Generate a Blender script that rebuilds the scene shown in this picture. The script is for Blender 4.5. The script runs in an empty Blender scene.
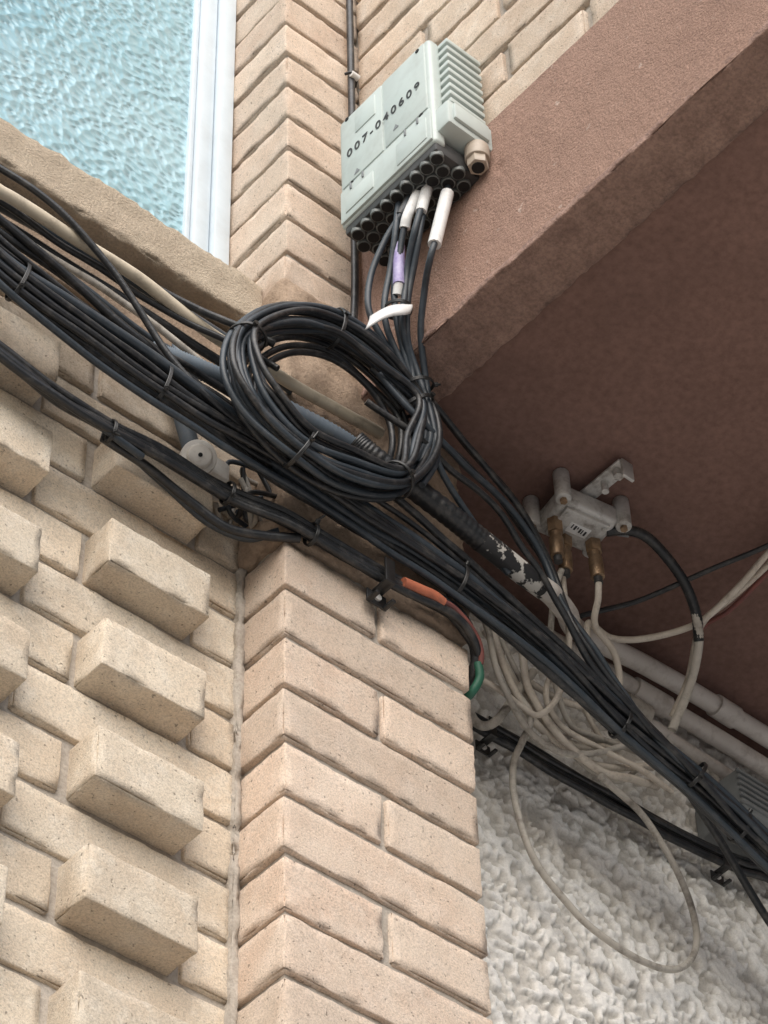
import bpy, bmesh, math, random
import numpy as np
from mathutils import Vector, Matrix
random.seed(7); rng=np.random.RandomState(7)
sc=bpy.context.scene
COL=sc.collection
# ------------------------------------------------------------------ helpers
def link(ob,parent=None):
    COL.objects.link(ob)
    if parent: ob.parent=parent
    return ob
def empty(name):
    e=bpy.data.objects.new(name,None); e.empty_display_size=.05; COL.objects.link(e); return e
def vnoise(p,scale,seed=0):
    q=p*scale+seed*17.31
    i=np.floor(q).astype(np.int64); f=q-i; f=f*f*(3-2*f)
    def h(a,b,c):
        n=(a*374761393+b*668265263+c*2147483647+seed*974711)&0xffffffff
        n=((n^(n>>13))*1274126177)&0xffffffff
        n=n^(n>>16)
        return (n&0xffff)/65535.0
    x,y,z=i[:,0],i[:,1],i[:,2]; fx,fy,fz=f[:,0],f[:,1],f[:,2]
    def L(a,b,t): return a+(b-a)*t
    return L(L(L(h(x,y,z),h(x+1,y,z),fx),L(h(x,y+1,z),h(x+1,y+1,z),fx),fy),
             L(L(h(x,y,z+1),h(x+1,y,z+1),fx),L(h(x,y+1,z+1),h(x+1,y+1,z+1),fx),fy),fz)
class NT:
    def __init__(s,name):
        s.m=bpy.data.materials.new(name); s.m.use_nodes=True; s.t=s.m.node_tree; s.t.nodes.clear()
        s.o=s.n('ShaderNodeOutputMaterial'); s.b=s.n('ShaderNodeBsdfPrincipled'); s.l(s.b.outputs[0],s.o.inputs[0])
        s.tc=s.n('ShaderNodeTexCoord').outputs['Object']
    def n(s,t,**k):
        x=s.t.nodes.new(t)
        for a,v in k.items(): setattr(x,a,v)
        return x
    def l(s,a,b): s.t.links.new(a,b)
    def scaled(s,v):
        x=s.n('ShaderNodeVectorMath',operation='MULTIPLY'); x.inputs[1].default_value=v; s.l(s.tc,x.inputs[0]); return x.outputs[0]
    def noise(s,scale,detail=4,rough=.6,vec=None,out='Fac'):
        x=s.n('ShaderNodeTexNoise'); x.inputs['Scale'].default_value=scale; x.inputs['Detail'].default_value=min(detail,4); x.inputs['Roughness'].default_value=rough
        s.l(vec or s.tc,x.inputs['Vector']); return x.outputs[out]
    def ramp(s,fac,stops):
        x=s.n('ShaderNodeValToRGB'); e=x.color_ramp.elements
        while len(e)<len(stops): e.new(.5)
        for i,(p,c) in enumerate(stops):
            e[i].position=p; e[i].color=(c[0],c[1],c[2],1) if isinstance(c,(tuple,list)) else (c,c,c,1)
        s.l(fac,x.inputs[0]); return x.outputs[0]
    def mix(s,fac,a,b,mode='MIX'):
        x=s.n('ShaderNodeMix',data_type='RGBA',blend_type=mode)
        for sock,v in ((x.inputs[0],fac),(x.inputs[6],a),(x.inputs[7],b)):
            if isinstance(v,(int,float)): sock.default_value=v
            elif isinstance(v,(tuple,list)): sock.default_value=(v[0],v[1],v[2],1)
            else: s.l(v,sock)
        return x.outputs[2]
    def math(s,op,a,b=0):
        x=s.n('ShaderNodeMath',operation=op)
        for i,v in enumerate((a,b)):
            if isinstance(v,(int,float)): x.inputs[i].default_value=v
            else: s.l(v,x.inputs[i])
        return x.outputs[0]
    def col(s,c):
        if isinstance(c,(tuple,list)): s.b.inputs['Base Color'].default_value=(c[0],c[1],c[2],1)
        else: s.l(c,s.b.inputs['Base Color'])
    def bump(s,h,strength,dist):
        x=s.n('ShaderNodeBump'); x.inputs['Strength'].default_value=strength; x.inputs['Distance'].default_value=dist
        s.l(h,x.inputs['Height']); s.l(x.outputs[0],s.b.inputs['Normal'])
    def rough(s,v):
        if isinstance(v,(int,float)): s.b.inputs['Roughness'].default_value=v
        else: s.l(v,s.b.inputs['Roughness'])
def smoothmesh(name,V,F,mat,parent=None,attr=None,smooth=True):
    me=bpy.data.meshes.new(name); me.from_pydata(V,[],F)
    if smooth: me.polygons.foreach_set('use_smooth',[True]*len(me.polygons))
    if attr is not None:
        a=me.attributes.new('bcol','FLOAT_COLOR','POINT'); 
        arr=np.ones((len(V),4),dtype=np.float32); arr[:,:3]=attr; a.data.foreach_set('color',arr.ravel())
    me.materials.append(mat); me.update()
    return link(bpy.data.objects.new(name,me),parent)
# ------------------------------------------------------------------ materials
def brick_mat(name,ca,cb,cc,shade_grime):
    m=NT(name)
    at=m.n('ShaderNodeAttribute',attribute_name='bcol'); sp=m.n('ShaderNodeSeparateColor'); m.l(at.outputs['Color'],sp.inputs[0])
    c=m.mix(sp.outputs[0],ca,cb); 
    patch=m.ramp(m.noise(14,4,.65),[(.38,0),(.66,1)])
    c=m.mix(m.math('MULTIPLY',patch,.8),c,cc)
    c=m.mix(m.math('MULTIPLY',m.ramp(m.noise(38,4,.7),[(.48,0),(.66,1)]),.55),c,(ca[0]*1.08,ca[1]*1.12,ca[2]*1.18))
    c=m.mix(m.math('MULTIPLY',m.ramp(m.noise(26,4,.75,vec=m.scaled((1,1,.45))),[(.52,0),(.74,1)]),.28),c,(.40,.33,.26))
    fine=m.ramp(m.noise(520,3,.75),[(.34,.74),(.58,1.06)])
    c=m.mix(1,c,fine,'MULTIPLY')
    pits=m.ramp(m.noise(230,2,.5),[(.28,.5),(.34,1)])
    c=m.mix(1,c,pits,'MULTIPLY')
    c=m.mix(1,c,m.ramp(sp.outputs[1],[(0,.86),(1,1.06)]),'MULTIPLY')
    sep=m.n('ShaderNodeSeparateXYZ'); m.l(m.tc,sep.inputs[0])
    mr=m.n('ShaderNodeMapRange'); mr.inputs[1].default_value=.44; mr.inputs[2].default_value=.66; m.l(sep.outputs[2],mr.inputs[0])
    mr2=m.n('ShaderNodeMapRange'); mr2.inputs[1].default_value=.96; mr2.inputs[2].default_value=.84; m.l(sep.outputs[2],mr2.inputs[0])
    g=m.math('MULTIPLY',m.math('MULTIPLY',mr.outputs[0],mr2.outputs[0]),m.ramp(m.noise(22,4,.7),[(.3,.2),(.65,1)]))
    c=m.mix(m.math('MULTIPLY',g,shade_grime),c,(.17,.12,.085))  # dusky shade below the sill and behind cables, painted into brick colour with grime
    m.col(c); m.rough(.95); m.b.inputs['Specular IOR Level'].default_value=.12
    h=m.math('ADD',m.noise(420,4,.85),m.math('MULTIPLY',pits,.6))
    m.bump(h,.85,.0019)
    return m.m
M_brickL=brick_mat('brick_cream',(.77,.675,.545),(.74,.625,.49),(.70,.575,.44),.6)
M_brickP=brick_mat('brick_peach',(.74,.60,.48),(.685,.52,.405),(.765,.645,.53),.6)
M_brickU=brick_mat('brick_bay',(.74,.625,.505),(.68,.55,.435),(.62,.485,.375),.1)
def plaster(name,c1,c2,scale,bs,bd,rough=.95,dirt=None):
    m=NT(name)
    c=m.mix(m.ramp(m.noise(scale*.06,4,.6),[(.3,0),(.7,1)]),c1,c2)
    c=m.mix(1,c,m.ramp(m.noise(scale,4,.7),[(.3,.76),(.65,1.08)]),'MULTIPLY')
    if dirt: c=m.mix(m.math('MULTIPLY',m.ramp(m.noise(9,4,.75),[(.45,0),(.75,1)]),dirt[1]),c,dirt[0])
    m.col(c); m.rough(rough); m.b.inputs['Specular IOR Level'].default_value=.15
    m.bump(m.noise(scale,4,.75),bs,bd); return m.m
M_mortar=plaster('mortar_grey',(.52,.47,.41),(.38,.335,.285),260,.8,.002)
M_band=plaster('render_band_dirty',(.46,.35,.26),(.33,.245,.18),220,.8,.003,dirt=((.13,.10,.08),.7))
M_sill=plaster('stone_sill_rough',(.74,.63,.49),(.64,.53,.41),330,1,.006,dirt=((.42,.33,.24),.4))
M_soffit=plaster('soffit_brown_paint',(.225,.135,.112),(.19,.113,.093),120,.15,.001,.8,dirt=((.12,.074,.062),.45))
m=NT('slab_brown_render')
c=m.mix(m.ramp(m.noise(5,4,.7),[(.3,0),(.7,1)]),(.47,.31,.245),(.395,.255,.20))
c=m.mix(m.math('MULTIPLY',m.ramp(m.noise(11,4,.8),[(.52,0),(.78,1)]),.55),c,(.27,.175,.14))
c=m.mix(m.math('MULTIPLY',m.ramp(m.noise(30,4,.7,vec=m.scaled((1,1,.12))),[(.55,0),(.75,1)]),.35),c,(.25,.165,.135))
c=m.mix(m.math('MULTIPLY',m.ramp(m.noise(60,2,.5),[(.70,0),(.74,1)]),.6),c,(.62,.5,.43))
c=m.mix(1,c,m.ramp(m.noise(420,3,.75),[(.34,.66),(.6,1.08)]),'MULTIPLY')
m.col(c); m.rough(.95); m.b.inputs['Specular IOR Level'].default_value=.12
m.bump(m.math('ADD',m.noise(360,4,.8),m.math('MULTIPLY',m.noise(90,3,.6),1.1)),1,.0032); M_slab=m.m
m=NT('slab_border_render')
c=m.mix(m.ramp(m.noise(30,4,.75),[(.35,0),(.65,1)]),(.37,.24,.19),(.24,.15,.12))
c=m.mix(1,c,m.ramp(m.noise(200,3,.7),[(.3,.7),(.6,1.08)]),'MULTIPLY')
m.col(c); m.rough(.95); m.bump(m.noise(140,4,.8),1,.005); M_border=m.m
m=NT('roughcast_white')
at=m.n('ShaderNodeAttribute',attribute_name='bcol'); sp=m.n('ShaderNodeSeparateColor'); m.l(at.outputs['Color'],sp.inputs[0])
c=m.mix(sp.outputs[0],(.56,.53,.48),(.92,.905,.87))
c=m.mix(m.math('MULTIPLY',m.ramp(m.noise(8,4,.7),[(.5,0),(.8,1)]),.22),c,(.5,.45,.38))
c=m.mix(1,c,m.ramp(m.noise(420,3,.7),[(.3,.86),(.6,1.04)]),'MULTIPLY')
m.col(c); m.rough(.92); m.bump(m.noise(350,4,.7),.6,.0015); M_rough=m.m
m=NT('hammered_glass')
v=m.n('ShaderNodeTexVoronoi',feature='SMOOTH_F1'); v.inputs['Scale'].default_value=84; v.inputs['Smoothness'].default_value=.42
w=m.noise(14,2,.5,out='Color'); mx=m.mix(.03,m.tc,w); m.l(mx,v.inputs['Vector'])
c=m.mix(m.ramp(m.noise(3,3,.5),[(.3,0),(.7,1)]),(.23,.41,.475),(.33,.495,.555))
c=m.mix(1,c,m.ramp(v.outputs[0],[(.0,.78),(.5,1.14)]),'MULTIPLY')
m.col(c); m.rough(.14); m.bump(v.outputs[0],.9,.0055); m.b.inputs['Coat Weight'].default_value=.3; M_glass=m.m
def plain(name,c1,c2,rough=.5,scale=60,bs=.15,bd=.0006,dirt=None,metal=0,spec=.5):
    m=NT(name); c=m.mix(m.ramp(m.noise(scale,4,.65),[(.3,0),(.7,1)]),c1,c2)
    if dirt: c=m.mix(m.math('MULTIPLY',m.ramp(m.noise(dirt[2],4,.75),[(.5,0),(.72,1)]),dirt[1]),c,dirt[0])
    m.col(c); m.rough(rough); m.b.inputs['Metallic'].default_value=metal; m.b.inputs['Specular IOR Level'].default_value=spec
    m.bump(m.noise(scale*5,3,.6),bs,bd); return m.m
M_frame=plain('white_aluminium',(.64,.72,.78),(.58,.66,.72),.35,20,dirt=((.4,.4,.38),.2,15))
M_blk=plain('cable_black',(.009,.010,.012),(.018,.020,.023),.40,40,.4,.001,dirt=((.095,.088,.08),.6,60))
M_blk2=plain('cable_anthracite',(.022,.030,.039),(.034,.045,.057),.44,40,.25,.0007,dirt=((.10,.105,.11),.4,70))
M_tie=plain('cable_tie_black',(.01,.01,.01),(.02,.02,.02),.35,60)
M_cream=plain('cable_cream',(.64,.58,.50),(.52,.46,.39),.55,50,.2,.0006,dirt=((.18,.15,.12),.6,60))
M_cream2=plain('cable_grey_cream',(.50,.465,.41),(.37,.34,.30),.6,50,.2,.0006,dirt=((.12,.10,.08),.7,50))
M_beige=plain('tube_beige',(.62,.54,.42),(.52,.45,.34),.55,30,.2,.0006,dirt=((.18,.15,.12),.6,40))
M_blue=plain('conduit_slate_blue',(.13,.165,.20),(.10,.125,.155),.6,50,.2,.0006,dirt=((.2,.2,.19),.4,60))
m=NT('conduit_paint_spotted')
c=m.mix(m.ramp(m.noise(38,4,.6),[(.50,0),(.53,1)]),(.02,.02,.022),(.58,.56,.52)); m.col(c); m.rough(.6); m.bump(m.noise(90,4),.3,.002); M_spot=m.m
M_pvc=plain('conduit_pvc_grey',(.66,.62,.58),(.56,.52,.48),.5,20,.2,.0006,dirt=((.24,.20,.17),.6,30))
M_orange=plain('tape_orange',(.50,.155,.08),(.36,.11,.06),.55,60,.3,.001,dirt=((.1,.06,.05),.7,50))
M_green=plain('wire_green',(.02,.13,.08),(.02,.09,.055),.5,60)
M_red=plain('wire_red_brown',(.22,.07,.055),(.14,.05,.045),.5,60)
M_white=plain('sleeve_white',(.76,.76,.75),(.66,.66,.65),.4,60,dirt=((.3,.28,.25),.4,50))
M_purple=plain('label_purple',(.24,.19,.42),(.45,.42,.60),.45,160)
M_box=plain('box_pale_grey_green',(.50,.56,.535),(.45,.505,.485),.42,8,.15,.0004,dirt=((.25,.26,.235),.35,14))
M_boxd=plain('box_port_dark',(.06,.06,.06),(.035,.035,.035),.5,60)
M_rim=plain('box_port_rim',(.17,.185,.18),(.12,.13,.125),.45,60)
M_hole=plain('port_hole',(.005,.005,.005),(.008,.008,.008),.8,60)
M_room=plain('dark_room',(.10,.10,.10),(.08,.08,.08),.9,10)
M_text=plain('stencil_ink',(.02,.02,.022),(.04,.04,.042),.6,60)
M_alu=plain('cast_metal_dull',(.60,.59,.57),(.45,.44,.42),.45,60,.5,.001,dirt=((.15,.125,.10),.75,45),metal=.25)
M_brass=plain('connector_tarnished',(.38,.26,.16),(.19,.13,.085),.40,90,.5,.001,metal=.6)
M_gland=plain('gland_tan',(.44,.38,.31),(.34,.285,.23),.5,60)
M_ceram=plain('cap_ivory',(.82,.80,.75),(.72,.69,.64),.45,40,dirt=((.35,.31,.25),.4,40))
M_gbox=plain('enclosure_grey',(.22,.235,.24),(.17,.18,.185),.5,40)
# ------------------------------------------------------------------ bricks
class Bricks:
    def __init__(s): s.V=[];s.F=[];s.A=[];s.n=0
    def add(s,x0,x1,y0,y1,z0,z1,step=.008,r=.0018,jit=.0012,amp=.0012,tint=None):
        j=lambda:(random.random()-.5)*2*jit
        x0+=j();x1+=j();z0+=j()*.6;z1+=j()*.6;y0+=j()*.8
        L=[x1-x0,y1-y0,z1-z0]; cs=[]
        for l in L:
            n=max(1,int(round((l-2*r)/step)))
            cs.append(np.concatenate(([0,r*.45],np.linspace(r,l-r,n+1),[l-r*.45,l])) if step<.03 else np.array([0,r,l-r,l]))
        nx,ny,nz=[len(c) for c in cs]; idx={}; pts=[]
        def g(i,k,m):
            key=(i,k,m)
            if key not in idx: idx[key]=len(pts); pts.append((cs[0][i],cs[1][k],cs[2][m]))
            return idx[key]
        F=[]
        for a in range(nx-1):
            for b in range(nz-1):
                F.append((g(a,0,b),g(a+1,0,b),g(a+1,0,b+1),g(a,0,b+1)))
        for a in range(ny-1):
            for b in range(nz-1):
                F.append((g(0,a,b),g(0,a,b+1),g(0,a+1,b+1),g(0,a+1,b)))
                F.append((g(nx-1,a,b),g(nx-1,a+1,b),g(nx-1,a+1,b+1),g(nx-1,a,b+1)))
        for a in range(nx-1):
            for b in range(ny-1):
                F.append((g(a,b,0),g(a,b+1,0),g(a+1,b+1,0),g(a+1,b,0)))
                F.append((g(a,b,nz-1),g(a+1,b,nz-1),g(a+1,b+1,nz-1),g(a,b+1,nz-1)))
        P=np.array(pts); Lm=np.array(L)
        Q=np.clip(P,r,Lm-r); D=P-Q; ln=np.linalg.norm(D,axis=1,keepdims=True); N=D/np.maximum(ln,1e-9)
        P=Q+N*r; Wd=P+np.array([x0,y0,z0])
        if step<.03:
            edge=(np.abs(N)>.25).sum(axis=1)>=2
            n1=vnoise(Wd,45,1)-.5; n2=vnoise(Wd,170,2)-.5; n3=vnoise(Wd,90,3); n4=vnoise(Wd,34,5)
            d=n1*amp*1.1+n2*amp*1.1-np.where(edge,np.maximum(0,n3-.52)*.010+np.maximum(0,n4-.74)*.042,np.maximum(0,n3-.8)*.006)
            Wd=Wd+N*d[:,None]
        s.V.append(Wd); s.F.extend([tuple(q+s.n for q in f) for f in F]); s.n+=len(P)
        t=[random.random(),random.random(),random.random()]
        if tint is not None: t[0]=tint
        s.A.append(np.tile(t,(len(P),1)))
    def build(s,name,mat,parent):
        return smoothmesh(name,np.concatenate(s.V).tolist(),s.F,mat,parent,np.concatenate(s.A))
class Boxes:
    def __init__(s,name,parent=None): s.bm=bmesh.new(); s.name=name; s.parent=parent; s.mats=[]
    def mi(s,mat):
        if mat not in s.mats: s.mats.append(mat)
        return s.mats.index(mat)
    def _add(s,b,mat):
        k=s.mi(mat)
        for f in b.faces: f.material_index=k
        me=bpy.data.meshes.new('t'); b.to_mesh(me); b.free(); s.bm.from_mesh(me); bpy.data.meshes.remove(me)
    def box(s,x0,x1,y0,y1,z0,z1,mat,bev=.001,rot=None,seg=2):
        b=bmesh.new(); bmesh.ops.create_cube(b,size=1)
        c=Vector(((x0+x1)/2,(y0+y1)/2,(z0+z1)/2))
        for v in b.verts: v.co=Vector((v.co.x*(x1-x0),v.co.y*(y1-y0),v.co.z*(z1-z0)))
        if bev: bmesh.ops.bevel(b,geom=b.edges[:],offset=bev,segments=seg,affect='EDGES',profile=.5)
        if rot is not None:
            for v in b.verts: v.co=rot@v.co
        for v in b.verts: v.co+=c
        s._add(b,mat)
    def cyl(s,p0,p1,r0,mat,r1=None,seg=20,bev=0,cap=True):
        p0=Vector(p0);p1=Vector(p1); r1=r0 if r1 is None else r1
        b=bmesh.new(); bmesh.ops.create_cone(b,cap_ends=cap,segments=seg,radius1=r0,radius2=r1,depth=(p1-p0).length)
        q=(p1-p0).to_track_quat('Z','Y').to_matrix()
        if bev: 
            es=[e for e in b.edges if abs(e.verts[0].co.z-e.verts[1].co.z)<1e-6]
            bmesh.ops.bevel(b,geom=es,offset=bev,segments=2,affect='EDGES',profile=.5)
        for v in b.verts: v.co=q@v.co+(p0+p1)/2
        s._add(b,mat)
    def ring(s,p0,p1,ro,ri,mat,matin,seg=16):
        p0=Vector(p0);p1=Vector(p1)
        s.cyl(p0,p1,ro,mat,seg=seg,bev=ro*.12)
        d=(p1-p0).normalized(); s.cyl(p1-d*.0005,p1+d*.0006,ri,matin,seg=seg)
    def build(s,smooth=True):
        me=bpy.data.meshes.new(s.name); s.bm.to_mesh(me); s.bm.free()
        for m_ in s.mats: me.materials.append(m_)
        if smooth:
            me.polygons.foreach_set('use_smooth',[True]*len(me.polygons))
            try: me.set_sharp_from_angle(angle=math.radians(38))
            except Exception: pass
        return link(bpy.data.objects.new(s.name,me),s.parent)
def quick(name,parent,mat,*bx,bev=.0):
    b=Boxes(name,parent)
    for q in bx: b.box(*q,mat,bev=bev)
    return b.build(False if not bev else True)
# ------------------------------------------------------------------ curves
def cr(pts,n=10,cyc=False):
    P=[Vector(p) for p in pts]; out=[]; N=len(P)
    rngi=range(N if cyc else N-1)
    for i in rngi:
        if cyc: a,b,c,d=P[(i-1)%N],P[i],P[(i+1)%N],P[(i+2)%N]
        else:
            a=P[i-1] if i>0 else P[0]*2-P[1]; b=P[i]; c=P[i+1]; d=P[i+2] if i+2<N else P[-1]*2-P[-2]
        for k in range(n):
            t=k/n; out.append(.5*((2*b)+(c-a)*t+(2*a-5*b+4*c-d)*t*t+(3*b-a-3*c+d)*t**3))
    if not cyc: out.append(P[-1].copy())
    return out
mm=lambda l:[(a/1000,b/1000,c/1000) for a,b,c in l]
class Cables:
    def __init__(s,name,parent=None,res=3):
        s.c=bpy.data.curves.new(name,'CURVE'); s.c.dimensions='3D'; s.c.bevel_depth=1; s.c.bevel_resolution=res; s.c.use_fill_caps=True
        s.o=link(bpy.data.objects.new(name,s.c),parent); s.mats=[]
    def path(s,pts,r,mat,cyc=False,rf=None):
        if mat not in s.mats: s.mats.append(mat); s.c.materials.append(mat)
        sp=s.c.splines.new('POLY'); sp.points.add(len(pts)-1)
        for i,p in enumerate(pts):
            sp.points[i].co=(p[0],p[1],p[2],1); sp.points[i].radius=r if rf is None else r*rf(i/len(pts),i)
        sp.use_cyclic_u=cyc; sp.use_smooth=True; sp.material_index=s.mats.index(mat)
    def add(s,pts,r,mat,jit=.0,n=10,**k):
        q=cr(pts,n)
        if jit:
            sd=random.random()*100
            A=np.array([tuple(p) for p in q])
            for ax in range(3): A[:,ax]+=(vnoise(A+sd+ax*7.7,22,3)-.5)*2*jit
            q=[Vector(a) for a in A]
        s.path(q,r,mat,**k); return q
def ring_around(cab,c,t,rx,ry,mat,r=.0010,tail=.012):
    t=Vector(t).normalized(); u=Vector((0,0,1)); u=(u-t*u.dot(t)).normalized(); v=t.cross(u)
    q=[Vector(c)+u*math.cos(a)*rx+v*math.sin(a)*ry for a in [i*2*math.pi/20 for i in range(20)]]
    for o in (-.0012,0,.0012): cab.path([p+t*o for p in q],r,mat,cyc=True)
    h=Vector(c)+ (u*random.choice([1,-1])*rx*.75) + (v*ry*.8*(1 if v.y<0 else -1))
    d=(h-Vector(c)).normalized()
    cab.path([h-d*.001,h+d*.0030],.0026,mat)
    if tail: cab.path([h+d*.003,h+d*(.003+tail)+Vector((random.uniform(-.004,.004),0,random.uniform(-.004,.004)))],.0012,mat)

# =================================================================== BUILDING
bld=empty('apartment_building')
P=.065; H=.057
B=Bricks()
for k in range(-47,13):
    z1=k*P; z0=z1-H; hi=(-5<=k<=12)
    ctr=-.1215 if k%2==0 else -.309
    c=ctr+.375*1
    while c>-2.6:
        hx0,hx1=c-.0575,c+.0575
        for (a,b,proud) in ((hx0,hx1,True),(hx1+.009,hx1+.009+.242,False)):
            b=min(b,-.004)
            if b-a<.02 or a<-2.4: continue
            vis=hi and b>-.75 and a<0
            y=(.030 if (proud and k<=9) else .065)
            if z1>.80: continue
            B.add(a,b,y,.12,z0,z1,step=.008 if vis else .05,tint=random.random()*(.5 if proud else 1))
        c-=.375
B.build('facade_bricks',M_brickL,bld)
B=Bricks()
for k in range(-47,40):
    z1=k*P; z0=z1-H
    if .47<z1<.90: continue
    if z1>2.45: continue
    hi=(-4<=k<=23)
    st=.008 if hi else .05
    yb=.115 if z1<.8 else .150
    if k%2==0: segs=[(0,.236)]
    else: segs=[(0,.113),(.121,.236)]
    for a,b in segs: B.add(a,b,0,yb,z0,z1,step=st,r=.0020,jit=.0016,amp=.0015)
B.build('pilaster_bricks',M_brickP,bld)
B=Bricks()
for k in range(0,22):
    z0=1.002+k*P; z1=z0+H
    y=-.003-(0 if k%2 else .125)
    if k%2==0: B.add(.108,.16,-.118,-.004,z0,z1,step=.009 if k<9 else .05)
    while y-.24>-1.02:
        hi=k<9 and y>-.75
        B.add(.108,.16,y-.24,y,z0,z1,step=.009 if hi else .05); y-=.25
    if y>-.98: B.add(.108,.16,-1.0,y,z0,z1,step=.05)
    x=.17
    while x<2.6: B.add(x,x+.24,-1.004,-.95,z0,z1,step=.05); x+=.25
B.build('bay_bricks',M_brickU,bld)
quick('mortar_joints',bld,M_mortar,(-2.4,-.0005,.0705,.4,-3.06,.80),(.006,.2300,.0055,.4,-3.06,2.5),(-.0008,.012,.066,.39,-3.06,.81),(.1150,2.6,-.996,.10,.99,2.45))
# mortar fillet in the internal corner
B=Bricks(); B.add(-.0075,.0012,.0600,.085,-.45,.462,step=.007,r=.0012,jit=0,amp=.004); B.add(-.0075,.0012,.0600,.085,-3.06,-.452,step=.05,r=.0012,jit=0); B.build('corner_mortar',M_mortar,bld)
quick('upper_wall',bld,M_band,(-2.4,-1.33,.07,.4,.82,2.5),(-1.329,-.002,.071,.4,2.12,2.5))
quick('room_interior',bld,M_room,(-1.33,-.002,.152,.38,.805,2.119))
def sheet(name,mat,x0,x1,z0,z1,y,step,fn,parent,attrfn=None,wrap=0):
    xs=np.arange(x0,x1+step*.5,step); zs=np.arange(z0,z1+step*.5,step)
    X_,Z_=np.meshgrid(xs,zs); Pt=np.stack([X_.ravel(),np.full(X_.size,y),Z_.ravel()],1)
    d,at=fn(Pt); Pt[:,1]-=d; nx=len(xs); nz=len(zs)
    F=[(j*nx+i,j*nx+i+1,(j+1)*nx+i+1,(j+1)*nx+i) for j in range(nz-1) for i in range(nx-1)]
    return smoothmesh(name,Pt.tolist(),F,mat,parent,at)
B=Bricks()
B.add(-.003,.238,-.004,.12,.463,.862,step=.008,r=.006,amp=.006)
ob=B.build('render_band',M_band,bld)
B=Bricks()
B.add(-2.4,-.006,.060,.12,.72,.808,step=.05,r=.004)
B.build('render_band_under_sill',M_band,bld)
def rc(Pt):
    w=np.stack([vnoise(Pt,40,11),vnoise(Pt,40,12),vnoise(Pt,40,13)],1)-.5
    q=Pt+w*.016
    a=vnoise(q*np.array([1,1,1.25]),112,21); b=vnoise(q,230,22); c_=vnoise(q,44,23)
    v=a*.62+b*.27+c_*.26
    h=np.clip((v-.46)/.24,0,1); h=h*h*(3-2*h)
    fine=vnoise(Pt,420,24)
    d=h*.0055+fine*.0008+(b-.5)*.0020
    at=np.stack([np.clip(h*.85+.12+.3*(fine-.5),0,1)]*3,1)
    return d,at
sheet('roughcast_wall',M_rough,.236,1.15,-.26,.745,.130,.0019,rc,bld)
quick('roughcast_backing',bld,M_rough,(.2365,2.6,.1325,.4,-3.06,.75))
win=Boxes('window',bld)
win.box(-1.30,-.054,.114,.120,.862,2.08,M_glass,bev=0)
win.box(-.0245,-.0025,.097,.148,.84,2.119,M_frame,.0015)
win.box(-.0490,-.0260,.104,.148,.84,2.10,M_frame,.003)
win.box(-.0570,-.0500,.109,.148,.86,2.09,M_frame,.0015)
win.box(-1.33,-.058,.104,.148,.84,.880,M_frame,.003)
win.box(-1.33,-.004,.104,.148,2.085,2.118,M_frame,.003)
win.box(-1.33,-1.29,.103,.149,.881,2.084,M_frame,.003)
win.build()
B=Bricks(); B.add(-.74,-.001,.036,.151,.811,.885,step=.007,r=.004,amp=.003); B.add(-1.4,-.742,.036,.151,.811,.885,step=.05,r=.005); B.build('window_sill',M_sill,bld)
S=Boxes('bay_slab',bld)
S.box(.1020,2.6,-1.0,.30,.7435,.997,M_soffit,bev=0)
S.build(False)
def skin(name,mat,u0,u1,v0,v1,step,mapf,fn):
    us=np.arange(u0,u1+step*.5,step); vs=np.arange(v0,v1+step*.5,step)
    U,V_=np.meshgrid(us,vs); Pt=mapf(U.ravel(),V_.ravel()); Pt=fn(Pt); n=len(us)
    F=[(j*n+i,j*n+i+1,(j+1)*n+i+1,(j+1)*n+i) for j in range(len(vs)-1) for i in range(n-1)]
    return smoothmesh(name,Pt.tolist(),F,mat,bld)
def fs(Pt):
    d=(vnoise(Pt,9,31)-.5)*.004+(vnoise(Pt,55,32)-.5)*.0012
    for (y_,z_,r_,h_) in ((-.233,.905,.006,.004),(-.36,.86,.004,.003),(-.12,.80,.003,.003)):
        q=((Pt[:,1]-y_)**2+(Pt[:,2]-z_)**2)/r_**2; d=d-np.exp(-q)*h_
    Pt=Pt.copy(); Pt[:,0]-=np.maximum(d,-.0018); return Pt
skin('bay_slab_side',M_slab,-1.0,.006,.737,.9985,.004,lambda u,v:np.stack([np.full(u.size,.0995),u,v],1),fs)
B=Bricks(); B.add(.0985,.166,-1.004,.004,.7355,.7475,step=.008,r=.0020,jit=0,amp=.003); B.add(.168,2.6,-1.004,-.93,.7355,.7475,step=.05,r=.003,jit=0); B.build('bay_slab_border',M_border,bld)
quick('bay_slab_front',bld,M_slab,(.103,2.6,-1.003,-.999,.748,.997))

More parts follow.
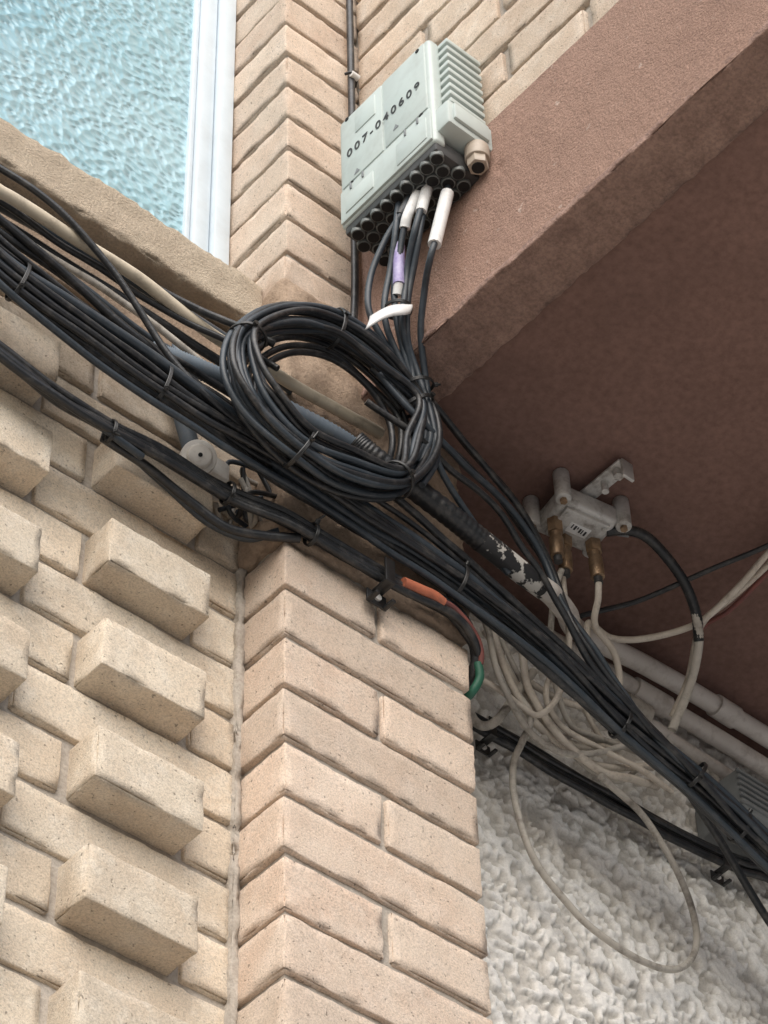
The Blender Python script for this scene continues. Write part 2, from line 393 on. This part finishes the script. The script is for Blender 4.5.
# =================================================================== CABLES
main=mm([(-700,-25,650),(-560,-25,625),(-430,-25,593),(-359,-25,557),(-209,-25,538),(-66,-28,521),(46,-28,517),(164,-28,513),(311,-28,485),(422,-25,450),(539,-20,427),(640,-15,397),(762,-10,356),(1000,0,280),(1400,10,150)])
cb=Cables('black_cable_bundle')
strands=[(-26,-3),(-20,4),(-17,-8),(-12,6),(-9,-9),(-6,0),(-2,8),(1,-9),(4,2),(8,9),(11,-7),(14,4),(19,-3),(22,7),(25,-8)]
rads=[.0036,.0050,.0036,.0046,.0034,.0060,.0040,.0036,.0052,.0034,.0052,.0036,.0046,.0036,.0030]
base=cr(main,12); BA=np.array([tuple(p) for p in base])
for i,(oz,oy) in enumerate(strands):
    A=BA.copy(); 
    n1=vnoise(A+i*3.3,6,i)-.5; n2=vnoise(A+i*5.1,6,i+40)-.5; n3=vnoise(A+i*1.7,20,i+80)-.5
    sc_=np.interp(A[:,0],[-.4,-.2,.1,.4,.7],[1.1,1.0,.8,.75,.75])
    A[:,2]+=(oz/1000)*sc_+n1*.022+n3*.006; A[:,1]+=oy/1000+n2*.012
    cb.path([Vector(a) for a in A],rads[i],M_blk if i%5 else M_blk2)
def at(x):
    j=int(np.argmin(abs(BA[:,0]-x))); return BA[j],BA[min(j+1,len(BA)-1)]-BA[j-1]
for x in (-.335,-.17,.20,.42,.60):
    c,t=at(x); ring_around(cb,c,t,.0265 if x<.1 else .022,.0155,M_tie,tail=random.choice([0,.007,.010]))
uc=Cables('upper_cable_run')
E=lambda l,d:[(l[0][0]-350,l[0][1],l[0][2]+60)]+l
uc.add(mm(E([(-426,0,711),(-355,0,698),(-287,-5,695),(-209,-15,681),(-146,-30,671),(-92,-50,655),(-62,-60,645)],0)),.0040,M_blk,.0015)
uc.add(mm(E([(-418,-18,686),(-347,-18,680),(-291,-20,676),(-210,-22,674),(-118,-22,660),(-32,-20,664),(47,-16,674),(114,-16,682)],0)),.0064,M_beige,.001)
uc.add(mm(E([(-421,0,667),(-352,0,660),(-281,0,657),(-212,-5,649),(-141,-10,631),(-79,-10,618)],0)),.0036,M_cream2,.0015)
uc.add(mm(E([(-425,-10,644),(-356,-10,631),(-262,-10,619),(-180,-15,595),(-119,-15,597),(-73,-20,589)],0)),.0040,M_blk,.0015)
uc.add(mm(E([(-425,-6,658),(-356,-8,648),(-262,-8,632),(-180,-12,612),(-119,-15,609),(-60,-20,600),(20,-20,585)],0)),.0036,M_blk2,.0015)
uc.add(mm(E([(-416,15,712),(-346,15,709),(-229,10,711),(-136,0,697),(-63,-5,689),(0,-12,668)],0)),.0062,M_blk2,.001)
uc.add(mm(E([(-420,8,680),(-350,8,676),(-281,4,668),(-212,0,662),(-141,-6,650),(-79,-12,640),(-20,-12,625)],0)),.0050,M_blk,.0015)
uc.add(mm(E([(-420,-2,690),(-350,-4,682),(-281,-6,676),(-212,-10,668),(-141,-20,655),(-90,-40,640),(-60,-60,610)],0)),.0034,M_blk,.002)
uc.add(mm(E([(-425,-14,652),(-356,-16,640),(-262,-16,612),(-180,-20,582),(-119,-22,570),(-40,-26,555)],0)),.0044,M_blk,.002)
uc.add(mm(E([(-425,-4,630),(-356,-6,618),(-262,-8,600),(-180,-12,582),(-100,-15,578),(-20,-20,565)],0)),.0050,M_blk,.002)
uc.add(mm([(-760,10,790),(-440,2,738),(-380,-12,722),(-330,-24,704),(-290,-30,682),(-240,-32,645),(-200,-32,603),(-160,-34,560),(-120,-38,535),(-60,-38,520)]),.0036,M_blk,.001)
uc.add(mm([(-760,20,700),(-420,20,640),(-300,20,628),(-220,20,612),(-150,10,596),(-90,5,585),(-40,0,560)]),.0055,M_blk,.001)
corr=lambda t,i:1.0+.10*(i%2)
uc.add(mm([(-173,-5,602),(-133,-12,606),(-60,-18,614),(48,-18,629),(110,-14,630)]),.0095,M_blue,n=34,rf=corr)
lc=Cables('lower_cable_run')
Lp=[(-760,0,520),(-401,0,488),(-334,0,474),(-266,0,462),(-209,0,462),(-141,5,476),(-70,5,475),(-6,-12,467),(67,-16,463),(130,-18,461),(192,-18,470),(221,-15,461)]
for oy,oz,r,e in ((0,0,.0060,[(239,-8,454),(247,5,435),(252,40,420)]),(-5,-8,.0042,[(243,-5,447),(250,20,440),(256,60,430)]),(-2,8,.0038,[(235,-10,452),(245,0,448),(252,30,440)])):
    lc.add(mm([(a,b+oy,c+oz) for a,b,c in Lp]+e),r,M_blk,.0015)
lc.add(mm([(-420,2,505),(-334,2,487),(-266,2,472),(-209,-4,452),(-170,2,455)]),.0038,M_blk2,.001)
lc.add(mm([(-209,10,460),(-150,16,464),(-100,18,456),(-60,14,444),(-25,4,448),(10,-10,457)]),.0046,M_blk,.001)
lc.add(mm([(-180,14,470),(-120,26,466),(-70,28,456),(-30,20,454),(-8,0,462)]),.0040,M_blk2,.001)
lc.add(mm([(128,-25,461),(150,-26,464),(168,-26,467),(180,-25,466)]),.0060,M_orange,.0)
lc.add(mm([(178,-26,467),(194,-25,469),(212,-23,464),(226,-19,460),(238,-14,454),(245,-8,443),(246,0,432)]),.0034,M_red)
lc.add(mm([(244,-4,440),(249,0,425),(247,10,412),(246,25,407)]),.0046,M_green)
for x,z in ((-.209,.460),(-.07,.473),(.02,.464)):
    ring_around(lc,(x,0 if x<-.0 else -.016,z),(1,0,0),.0130,.0105,M_tie,tail=.008)
co=Cables('cable_coil',res=4)
cp=np.array([(-113,555),(-108,615),(-58,687),(8,724),(75,720),(121,683),(129,618),(88,541),(23,501),(-39,496),(-88,518)])/1000.
cc=cp.mean(0)
turns=14
for i in range(turns):
    s_=.80+.29*(i/(turns-1))+random.uniform(-.015,.015); oy=-.070+random.uniform(-.014,.012)
    off=np.array([random.uniform(-.007,.007),random.uniform(-.007,.007)])
    pts=[]
    for j,p in enumerate(cp):
        q=cc+(p-cc)*(s_+random.uniform(-.028,.028))+off
        if j in (1,5,7): q=cc+(p-cc)*(1+(s_-.95)*.55)+off*.4
        pts.append((q[0],oy+random.uniform(-.004,.004),q[1]))
    co.path(cr(pts,9,True),.0035,M_blk2 if i%3 else M_blk,cyc=True)
for i in range(4):
    s_=.72+.09*i; pts=[]
    for j,p in enumerate(cp):
        q=cc+np.array([.006,-.004])+(p-cc)*(s_+random.uniform(-.02,.02)); pts.append((q[0],-.050+random.uniform(-.005,.005),q[1]))
    co.path(cr(pts,9,True),.0035,M_blk,cyc=True)
for j in (1,3,5,7,9):
    p=cp[j]; t=cp[(j+1)%11]-cp[j-1]; rad=(p-cc); rad/=np.linalg.norm(rad)
    t3=Vector((t[0],0,t[1])).normalized(); u=Vector((rad[0],0,rad[1])); v=Vector((0,1,0))
    w=.019 if j in(1,5,7) else .028
    c=Vector((p[0],-.068,p[1]))-u*.004
    q=[c+u*math.cos(a)*w+v*math.sin(a)*.019 for a in [k*2*math.pi/20 for k in range(20)]]
    for o in (-.0012,0,.0012): co.path([x+t3*o for x in q],.0012,M_tie,cyc=True)
    h=c-v*.019+u*.005; co.path([h,h-v*.003],.0028,M_tie)
    if j in (3,9): co.path([h-v*.003,h-v*.007-u*.008],.0012,M_tie)
fc=Cables('drop_cables')
F1=mm([(55,-140,912),(49,-130,885),(45,-110,858),(43,-90,816),(47,-80,770),(71,-75,736),(106,-72,702),(126,-70,647),(110,-68,590),(60,-66,530)])
F2=mm([(58,-150,912),(51,-140,876),(57,-115,829),(68,-95,773),(93,-80,725),(117,-74,685),(134,-68,640),(120,-66,580)])
F3=mm([(62,-160,912),(55,-150,852),(66,-120,814),(73,-100,755),(103,-80,716),(121,-70,656),(150,-62,628)])
F5=mm([(76,-178,912),(61,-165,801),(78,-130,780),(97,-100,742),(124,-80,700),(133,-70,645),(149,-65,607),(200,-50,585),(260,-40,550)])
F6=mm([(66,-150,912),(60,-148,850),(72,-118,800),(84,-95,750),(108,-82,712),(128,-78,665),(140,-70,612),(120,-66,560)])
F7=mm([(52,-128,912),(49,-124,870),(56,-104,820),(60,-88,765),(86,-80,722),(112,-76,690),(130,-72,640),(118,-70,590)])
for f_ in (F1,F2,F3,F5,F6,F7): fc.add(f_,.0036,M_blk2,.002)
fc.add(F1[:2],.0044,M_boxd); 
fc.add(F2[:2]+[tuple(np.array(F2[1])*.7+np.array(F2[2])*.3)],.0058,M_white)
fc.add([F3[0],tuple((np.array(F3[0])*.35+np.array(F3[1])*.65))],.0062,M_white)
fc.add([(.074,-.178,.895),tuple(np.array(F5[1])+np.array([.001,-.001,.006]))],.0072,M_white)
fc.add([tuple(np.array(F2[2])*1.0+np.array([0,-.003,.022])),tuple((np.array(F2[2])+np.array(F2[3]))/2+np.array([0,-.004,-.004]))],.0064,M_purple)
fc.add([tuple((np.array(F2[2])+np.array(F2[3]))/2+np.array([0,-.004,-.003])),tuple((np.array(F2[2])*.25+np.array(F2[3])*.75)+np.array([0,-.003,0]))],.0054,M_white)
for p_,tt in (((.070,-.098,.772),(.1,.3,-1)),((.112,-.08,.698),(.4,.1,-1))): ring_around(fc,p_,tt,.017,.014,M_tie,tail=.006)
tg=bmesh.new(); N_=14; rows=[]
for i in range(N_+1):
    t=i/N_; base_=Vector((.036+.038*t,-.088-.024*t-.006*math.sin(t*3.1),.730+.034*t+.003*math.sin(t*5)))
    hw=.0125*(1-.35*t) if t<.85 else .0125*(1-.35*t)*(1.9-t)
    rows.append([tg.verts.new(base_+Vector((.25,-.1,1)).normalized()*s*hw+Vector((0,-.0022*(1-s*s),0))) for s in (-1,-.5,0,.5,1)])
for i in range(N_):
    for j in range(4): tg.faces.new((rows[i][j],rows[i][j+1],rows[i+1][j+1],rows[i+1][j]))
me=bpy.data.meshes.new('identification_tag'); tg.to_mesh(me); tg.free(); me.materials.append(M_white); me.polygons.foreach_set('use_smooth',[True]*len(me.polygons))
to_=link(bpy.data.objects.new('identification_tag',me)); md=to_.modifiers.new('s','SOLIDIFY'); md.thickness=.0018
tc_=Cables('branch_cables')
T1=mm([(60,-66,700),(126,-70,656),(174,-62,651),(249,-48,647),(304,-40,614),(336,-38,562),(389,-36,510),(456,-34,453),(557,-30,424),(676,-25,390),(1000,-10,290)])
T2=mm([(50,-66,640),(116,-72,623),(165,-66,616),(230,-60,611),(274,-55,583),(329,-46,530),(395,-40,472),(482,-35,439),(631,-25,406),(1000,0,300)])
T3=mm([(90,-70,720),(133,-70,700),(198,-60,678),(281,-45,656),(329,-35,605),(357,-35,534),(428,-35,471),(529,-30,428),(634,-20,398),(1000,0,296)])
T4=[(x+.004,y-.004,z-.010) for x,y,z in T1]; T5=[(x-.002,y-.006,z-.012) for x,y,z in T3]
for t_ in (T1,T2,T3,T4,T5): tc_.add(t_,.0036,random.choice([M_blk,M_blk2]),.003)
tc_.add(mm([(106,-40,560),(160,-40,545),(215,-40,530),(280,-38,508),(340,-36,492),(420,-36,460),(520,-32,425)]),.0042,M_blk,.002)
for x,y,z in ((.52,-.034,.428),): ring_around(tc_,(x,y,z),(1,0,-.5),.020,.012,M_tie,tail=.010)
pv=Cables('wall_conduit',res=5)
pv.add(mm([(60,-36,612),(85,-40,598),(166,-47,575),(222,-46,566)]),.0118,M_blk,n=30,rf=lambda t,i:1.0+.05*((i//2)%2))
pv.add(mm([(218,-46,566),(234,-46,564),(280,-41,563),(316,-36,567)]),.0120,M_spot,n=20)
pv.add(mm([(310,-37,566),(330,-33,570),(380,-5,598),(440,40,648),(520,66,690),(600,72,708),(760,74,716),(1300,74,716)]),.0118,M_pvc)
pv.add(mm([(430,100,690),(530,100,694),(608,96,690),(710,94,690),(819,94,690),(1300,94,690)]),.0112,M_pvc)
pv.add(mm([(560,106,664),(640,106,660),(720,106,656),(1300,106,646)]),.0075,M_pvc)
pv.add(mm([(588,96,690),(640,95,690)]),.0140,M_pvc); pv.add(mm([(700,73,714),(735,74,715)]),.0140,M_pvc)
pv.add(mm([(575,100,664),(612,100,664)]),.0120,M_cream2)
ct=Cables('cream_cable_tangle')
M1=mm([(477,60,468),(556,80,475),(609,90,443),(638,95,400),(637,95,345),(605,95,299),(552,95,281),(489,95,284),(436,95,308),(393,90,340),(372,85,392),(368,80,434),(374,70,465),(379,60,496),(360,60,521),(341,60,553),(315,50,576),(300,40,600)])
ct.add(M1,.0038,M_cream2,.0015,n=14)
ct.add(mm([(290,40,640),(299,40,615),(325,50,565),(366,60,510),(431,70,491),(489,70,497),(570,70,544),(620,80,600)]),.0040,M_cream,.002)
ct.add(mm([(290,35,600),(305,40,562),(328,50,508),(377,60,474),(441,60,476),(530,60,542),(593,70,602)]),.0036,M_cream2,.002)
ct.add(mm([(420,20,630),(412,40,590),(394,50,534),(423,60,508),(481,60,507),(541,60,513),(600,70,520)]),.0034,M_cream,.002)
ct.add(mm([(377,-8,648),(380,-5,620),(386,0,565),(396,30,520),(383,50,492),(365,60,502),(337,60,507),(310,70,520)]),.0034,M_cream,.001)
ct.add(mm([(367,-16,648),(366,-5,625),(375,15,585),(400,40,545),(440,60,520),(480,65,530),(560,75,560)]),.0034,M_cream2,.001)
ct.add(mm([(408,-30,643),(413,-22,628),(428,0,614),(477,20,615),(498,40,590),(462,50,553),(427,60,547),(390,70,560)]),.0038,M_cream,.001)
ct.add(mm([(300,80,560),(313,90,515),(328,90,478),(347,80,482),(377,70,539),(400,70,580)]),.0050,M_cream2,.001)
ct.add(mm([(330,70,600),(370,75,560),(420,80,525),(470,80,520),(530,85,560),(580,90,600)]),.0040,M_cream,.002)
ct.add(mm([(345,60,590),(390,70,545),(450,75,500),(520,80,500),(560,85,540),(600,90,580)]),.0030,M_cream2,.003)
ct.add(mm([(440,80,640),(470,80,600),(500,80,560),(540,80,540),(590,85,560)]),.0030,M_cream,.003)
ct.add(mm([(395,60,470),(430,80,500),(470,80,540),(520,85,560),(575,85,590)]),.0044,M_cream2,.003)
ct.add(mm([(360,50,610),(372,55,570),(384,60,530),(420,60,490),(480,62,478),(540,64,500),(590,80,530)]),.0044,M_cream,.003)
ct.add(mm([(434,19,600),(440,19,640),(482,28,650),(531,13,670),(564,-33,680),(575,-80,700),(569,-138,710),(561,-210,720),(555,-400,722)]),.0038,M_cream,.001)
ct.add(mm([(616,60,640),(616,37,660),(592,-7,700),(597,-52,705),(595,-114,715),(588,-185,720),(580,-400,722)]),.0030,M_red,.001)
ct.add(mm([(606,60,630),(606,30,665),(586,-17,702),(590,-62,712),(588,-124,716),(580,-195,720),(570,-400,724)]),.0038,M_cream,.001)
dk=Cables('splitter_feed_cable')
M9=mm([(408,-50,706),(425,-66,706),(453,-72,705),(511,-58,700),(547,-43,680),(565,-27,655),(585,10,630),(579,40,579)])
dk.add(M9[:6],.0058,M_blk,n=16,rf=lambda t,i:1.0+.06*(i%2)); dk.add(M9[4:],.0052,M_cream2,n=14)
dk.add(mm([(420,40,640),(444,26,662),(497,-9,690),(528,-72,700),(561,-145,710),(591,-211,715),(640,-400,720)]),.0032,M_blk,.001)
rb=Cables('roughcast_cable_run')
G9=[(258,100,512),(305,108,503),(406,104,498),(464,104,497),(553,104,500),(645,104,504),(725,104,512),(842,104,534),(1300,104,560)]
for oy,oz,r in ((0,0,.0056),(-4,-13,.0044),(2,12,.0034),(-9,-4,.0034)): rb.add(mm([(a,b+oy,c+oz) for a,b,c in G9]),r,M_blk,.002)
rb.add(mm([(500,-10,462),(533,0,452),(620,30,437),(718,60,398),(820,80,360)]),.0046,M_blk)
dl=Cables('downlead_cable')
dl.add(mm([(80,-11,800),(88,-11,900),(90,-11,1100),(91,-11,1326),(92,-11,1600),(92,-11,2400)]),.0046,M_blk)
dl.add(mm([(86,-17,1322),(97,-17,1322)]),.0042,M_white)
dl.add(mm([(82,-10,1325),(86,-17,1324),(95,-17,1324),(103,-4,1324)]),.0018,M_tie)
tn=Cables('loose_cable_knot')
for i in range(8):
    c=Vector((-.018+random.uniform(-.014,.014),.035+random.uniform(-.015,.02),.530+random.uniform(-.016,.016)))
    pts=[c+Vector((random.uniform(-.030,.032),random.uniform(-.018,.018),random.uniform(-.028,.028))) for k in range(5)]
    tn.add(pts,.0026,random.choice([M_blk,M_cream2,M_blk2]),.001)
fl=Cables('flexible_conduit',res=4)
fl.add(mm([(-74,46,548),(-88,46,590),(-98,46,622),(-104,46,660),(-100,46,720)]),.0085,M_blue,n=30,rf=corr)
cap=Boxes('round_junction_cap')
n_=Vector((-.35,-.75,-.5)).normalized(); c=Vector((-.0895,.022,.530))
cap.cyl(c-n_*.014,c+n_*.002,.0180,M_ceram,seg=32,bev=.002); cap.cyl(c+n_*.002,c+n_*.008,.0135,M_ceram,r1=.0115,seg=32,bev=.0015); cap.cyl(c+n_*.0078,c+n_*.0088,.0022,M_tie,seg=12)
cap.box(-.066,-.044,.03,.064,.534,.560,M_ceram,.004)
cap.build()
def clip(x,y,z,s=1.25):
    b=Boxes('cable_clip')
    b.box(-.005,+.005,-.018,-.016,-.010,+.014,M_tie,.0006)
    b.box(-.005,+.005,-.018,+.004,-.0115,-.0095,M_tie,.0006)
    b.box(-.010,+.010,-.001,+.001,-.024,-.010,M_tie,.0006)
    b.box(-.010,-.006,-.012,-.001,-.024,-.021,M_tie,.0006)
    b.box(+.006,+.010,-.012,-.001,-.024,-.021,M_tie,.0006)
    b.cyl((0,-.003,-.016),(0,+.001,-.016),.0035,M_alu,seg=12)
    o=b.build(); o.location=(x,y,z); o.scale=(s,s,s)
clip(.105,-.011,.455); clip(.348,.102,.478,1); clip(.695,.102,.488,1)
# =================================================================== TERMINAL BOX
tb=Boxes('fiber_terminal_box')
tb.box(.052,.1105,-.198,-.060,.938,1.117,M_box,.004)
tb.box(.036,.0535,-.207,-.053,.925,1.121,M_box,.0055,seg=4)
tb.box(.0335,.038,-.204,-.056,.928,.985,M_box,.002)
tb.box(.0342,.038,-.200,-.131,.990,1.116,M_box,.0018)
tb.box(.0342,.038,-.128,-.059,.990,1.116,M_box,.0018)
tb.box(.0328,.036,-.118,-.084,1.070,1.108,M_box,.0012)
tb.box(.0322,.035,-.198,-.150,.934,.972,M_box,.0012)
tb.box(.0320,.035,-.112,-.066,.938,.968,M_box,.0012)
for y in (-.075,-.095,-.165,-.185): tb.box(.0318,.034,y-.0012,y+.0012,.974,.984,M_gbox,.0003)
for i in range(9):
    z=.994+i*.0145; tb.box(.050,.1010,-.221,-.196,z,z+.0075,M_box,.0014)
tb.box(.056,.098,-.205,-.196,.99,1.12,M_box,.001)
tb.box(.040,.1060,-.226,-.196,.942,.984,M_box,.004)
tb.box(.046,.096,-.230,-.225,.950,.977,M_box,.002)
tb.box(.060,.1100,-.060,-.050,.960,.985,M_box,.002); tb.box(.060,.1100,-.060,-.050,1.06,1.085,M_box,.002)
tb.box(.0395,.1080,-.204,-.056,.914,.939,M_boxd,.003)
for i in range(4):
    for j in range(9):
        y=-.0650-j*.0160+(.008 if i%2 else 0)-.003; x=.0478+i*.0150
        tb.ring((x,y,.917),(x,y,.9095),.0079,.0064,M_rim,M_hole,seg=12)
tb.cyl((.088,-.216,.944),(.088,-.216,.922),.0135,M_gland,seg=24,bev=.002); tb.cyl((.088,-.216,.923),(.088,-.216,.910),.0115,M_gland,seg=6,bev=.001); tb.cyl((.088,-.216,.911),(.088,-.216,.9085),.0070,M_hole,seg=16)
for y,z in ((-.070,1.113),(-.19,1.110),(-.075,.9855),(-.19,.9855)): tb.cyl((.0350,y,z),(.0335,y,z),.003,M_hole,seg=12)
for y,z in ((-.150,1.008),(-.085,.997)):
    tb.cyl((.0338,y,z),(.0336,y,z),.0055,M_gbox,seg=3)
tbo=tb.build()
fcv=bpy.data.curves.new('serial_text','FONT'); fcv.body='007-040609'; fcv.size=.0190; fcv.extrude=.0002; fcv.space_character=1.36; fcv.align_x='CENTER'; fcv.offset=.0002; fcv.materials.append(M_text)
to=bpy.data.objects.new('serial_text',fcv); COL.objects.link(to); to.parent=tbo
to.matrix_local=Matrix(((0,0,-1,.0336),(-1,0,0,-.130),(0,1,0,1.038),(0,0,0,1)))
tbo.location=(-.0035,0,0)
# =================================================================== SPLITTER
sp=Boxes('antenna_splitter')
R15=Matrix.Rotation(math.radians(-10),3,'Z')
sp.box(.341,.413,-.065,-.008,.702,.728,M_alu,.005,rot=R15,seg=3)
sp.box(.349,.405,-.058,-.015,.6975,.7035,M_alu,.0015,rot=R15)
sp.box(.364,.390,-.044,-.030,.6968,.6980,M_white,.0003,rot=R15)
for i in range(6): sp.box(.367+i*.0035,.3682+i*.0035+(.001 if i%2 else 0),-.041,-.035 if i!=2 else -.038,.6963,.6970,M_text,0,rot=R15)
for x,y in ((.353,-.020),(.400,-.026),(.352,-.048),(.398,-.056)): sp.cyl((x,y,.699),(x,y,.6958),.0030,M_alu,seg=12)
for x,y in ((.338,-.008),(.412,-.020),(.336,-.058),(.414,-.070)):
    sp.cyl((x,y,.700),(x,y,.7425),.0090,M_alu,seg=16,bev=.0015); sp.cyl((x,y,.7005),(x,y,.696),.0042,M_brass,seg=6)
sp.box(.364,.384,-.118,-.055,.7315,.7345,M_alu,.001); sp.cyl((.374,-.106,.7345),(.374,-.106,.722),.006,M_alu,seg=6); sp.cyl((.374,-.085,.7345),(.374,-.085,.716),.004,M_alu,seg=12)
sp.box(.366,.382,-.121,-.117,.708,.7345,M_alu,.001)
for a,b in (((.351,-.028,.703),(.357,-.022,.655)),((.374,-.018,.703),(.378,-.012,.655)),((.402,-.034,.703),(.408,-.030,.650))):
    a=Vector(a);b=Vector(b)
    sp.cyl(a,a.lerp(b,.35),.0092,M_brass,seg=6,bev=.0008); sp.cyl(a.lerp(b,.35),a.lerp(b,.55),.0066,M_brass,seg=16); sp.cyl(a.lerp(b,.5),b,.0080,M_brass,seg=16,bev=.001); sp.cyl(b,b+(b-a)*.15,.0048,M_boxd,seg=16)
sp.cyl((.408,-.048,.715),(.428,-.066,.708),.0080,M_gbox,seg=16,bev=.001)
sp.build()
ge=Boxes('grey_junction_box')
ge.box(.700,.775,.055,.127,.545,.605,M_gbox,.004,seg=3)
for i in range(6): ge.box(.697,.778,.0515,.0560,.552+i*.009,.5565+i*.009,M_gbox,.001)
ge.build()
# =================================================================== GROUND
M_pave=plaster('pavement_tiles',(.46,.44,.41),(.40,.38,.35),60,.3,.002)
M_asph=plaster('asphalt',(.055,.055,.056),(.045,.045,.046),200,.5,.003)
def plane(name,x0,x1,y0,y1,z,mat):
    return smoothmesh(name,[(x0,y0,z),(x1,y0,z),(x1,y1,z),(x0,y1,z)],[(0,1,2,3)],mat,None,None,False)
plane('ground',-400,400,-400,400,-3.22,M_asph)
quick('pavement',None,M_pave,(-30,30,-4.8,3,-3.215,-3.06))
quick('road_kerb',None,M_mortar,(-30,30,-4.95,-4.803,-3.214,-3.065))
# =================================================================== LIGHT
w=bpy.data.worlds.new("World"); sc.world=w; w.use_nodes=True; nt=w.node_tree
bg=nt.nodes['Background']; sky=nt.nodes.new('ShaderNodeTexSky'); sky.sky_type='NISHITA'; sky.sun_disc=False
S=Vector((-.55,-.60,.62)).normalized()
sky.sun_elevation=math.asin(S.z); sky.sun_rotation=math.atan2(S.x,S.y); sky.air_density=1.0; sky.dust_density=3.0; sky.ozone_density=1.2
nt.links.new(sky.outputs[0],bg.inputs[0]); bg.inputs[1].default_value=.15
sl=bpy.data.lights.new('sun','SUN'); sl.energy=3.4; sl.angle=math.radians(75); sl.color=(1,.98,.95)
so=link(bpy.data.objects.new('sun',sl)); so.rotation_euler=(-S).to_track_quat('-Z','Y').to_euler(); so.location=(0,0,6)
# =================================================================== CAMERA
cam=bpy.data.cameras.new('Camera'); cam.sensor_width=36; cam.lens=2740/1024*36; cam.clip_start=.02; cam.clip_end=2000
cobj=link(bpy.data.objects.new('Camera',cam))
Rr=Vector((.75755,-.65234,-.02396)); D=Vector((.46962,.57012,-.6741)); Fw=Vector((.4534,.49941,.73825))
U=-D; Bk=-Fw
cobj.matrix_world=Matrix(((Rr.x,U.x,Bk.x,-1.129),(Rr.y,U.y,Bk.y,-1.386),(Rr.z,U.z,Bk.z,-1.4635),(0,0,0,1)))
sc.camera=cobj
sc.view_settings.view_transform='Standard'; sc.view_settings.look='None'; sc.view_settings.exposure=0
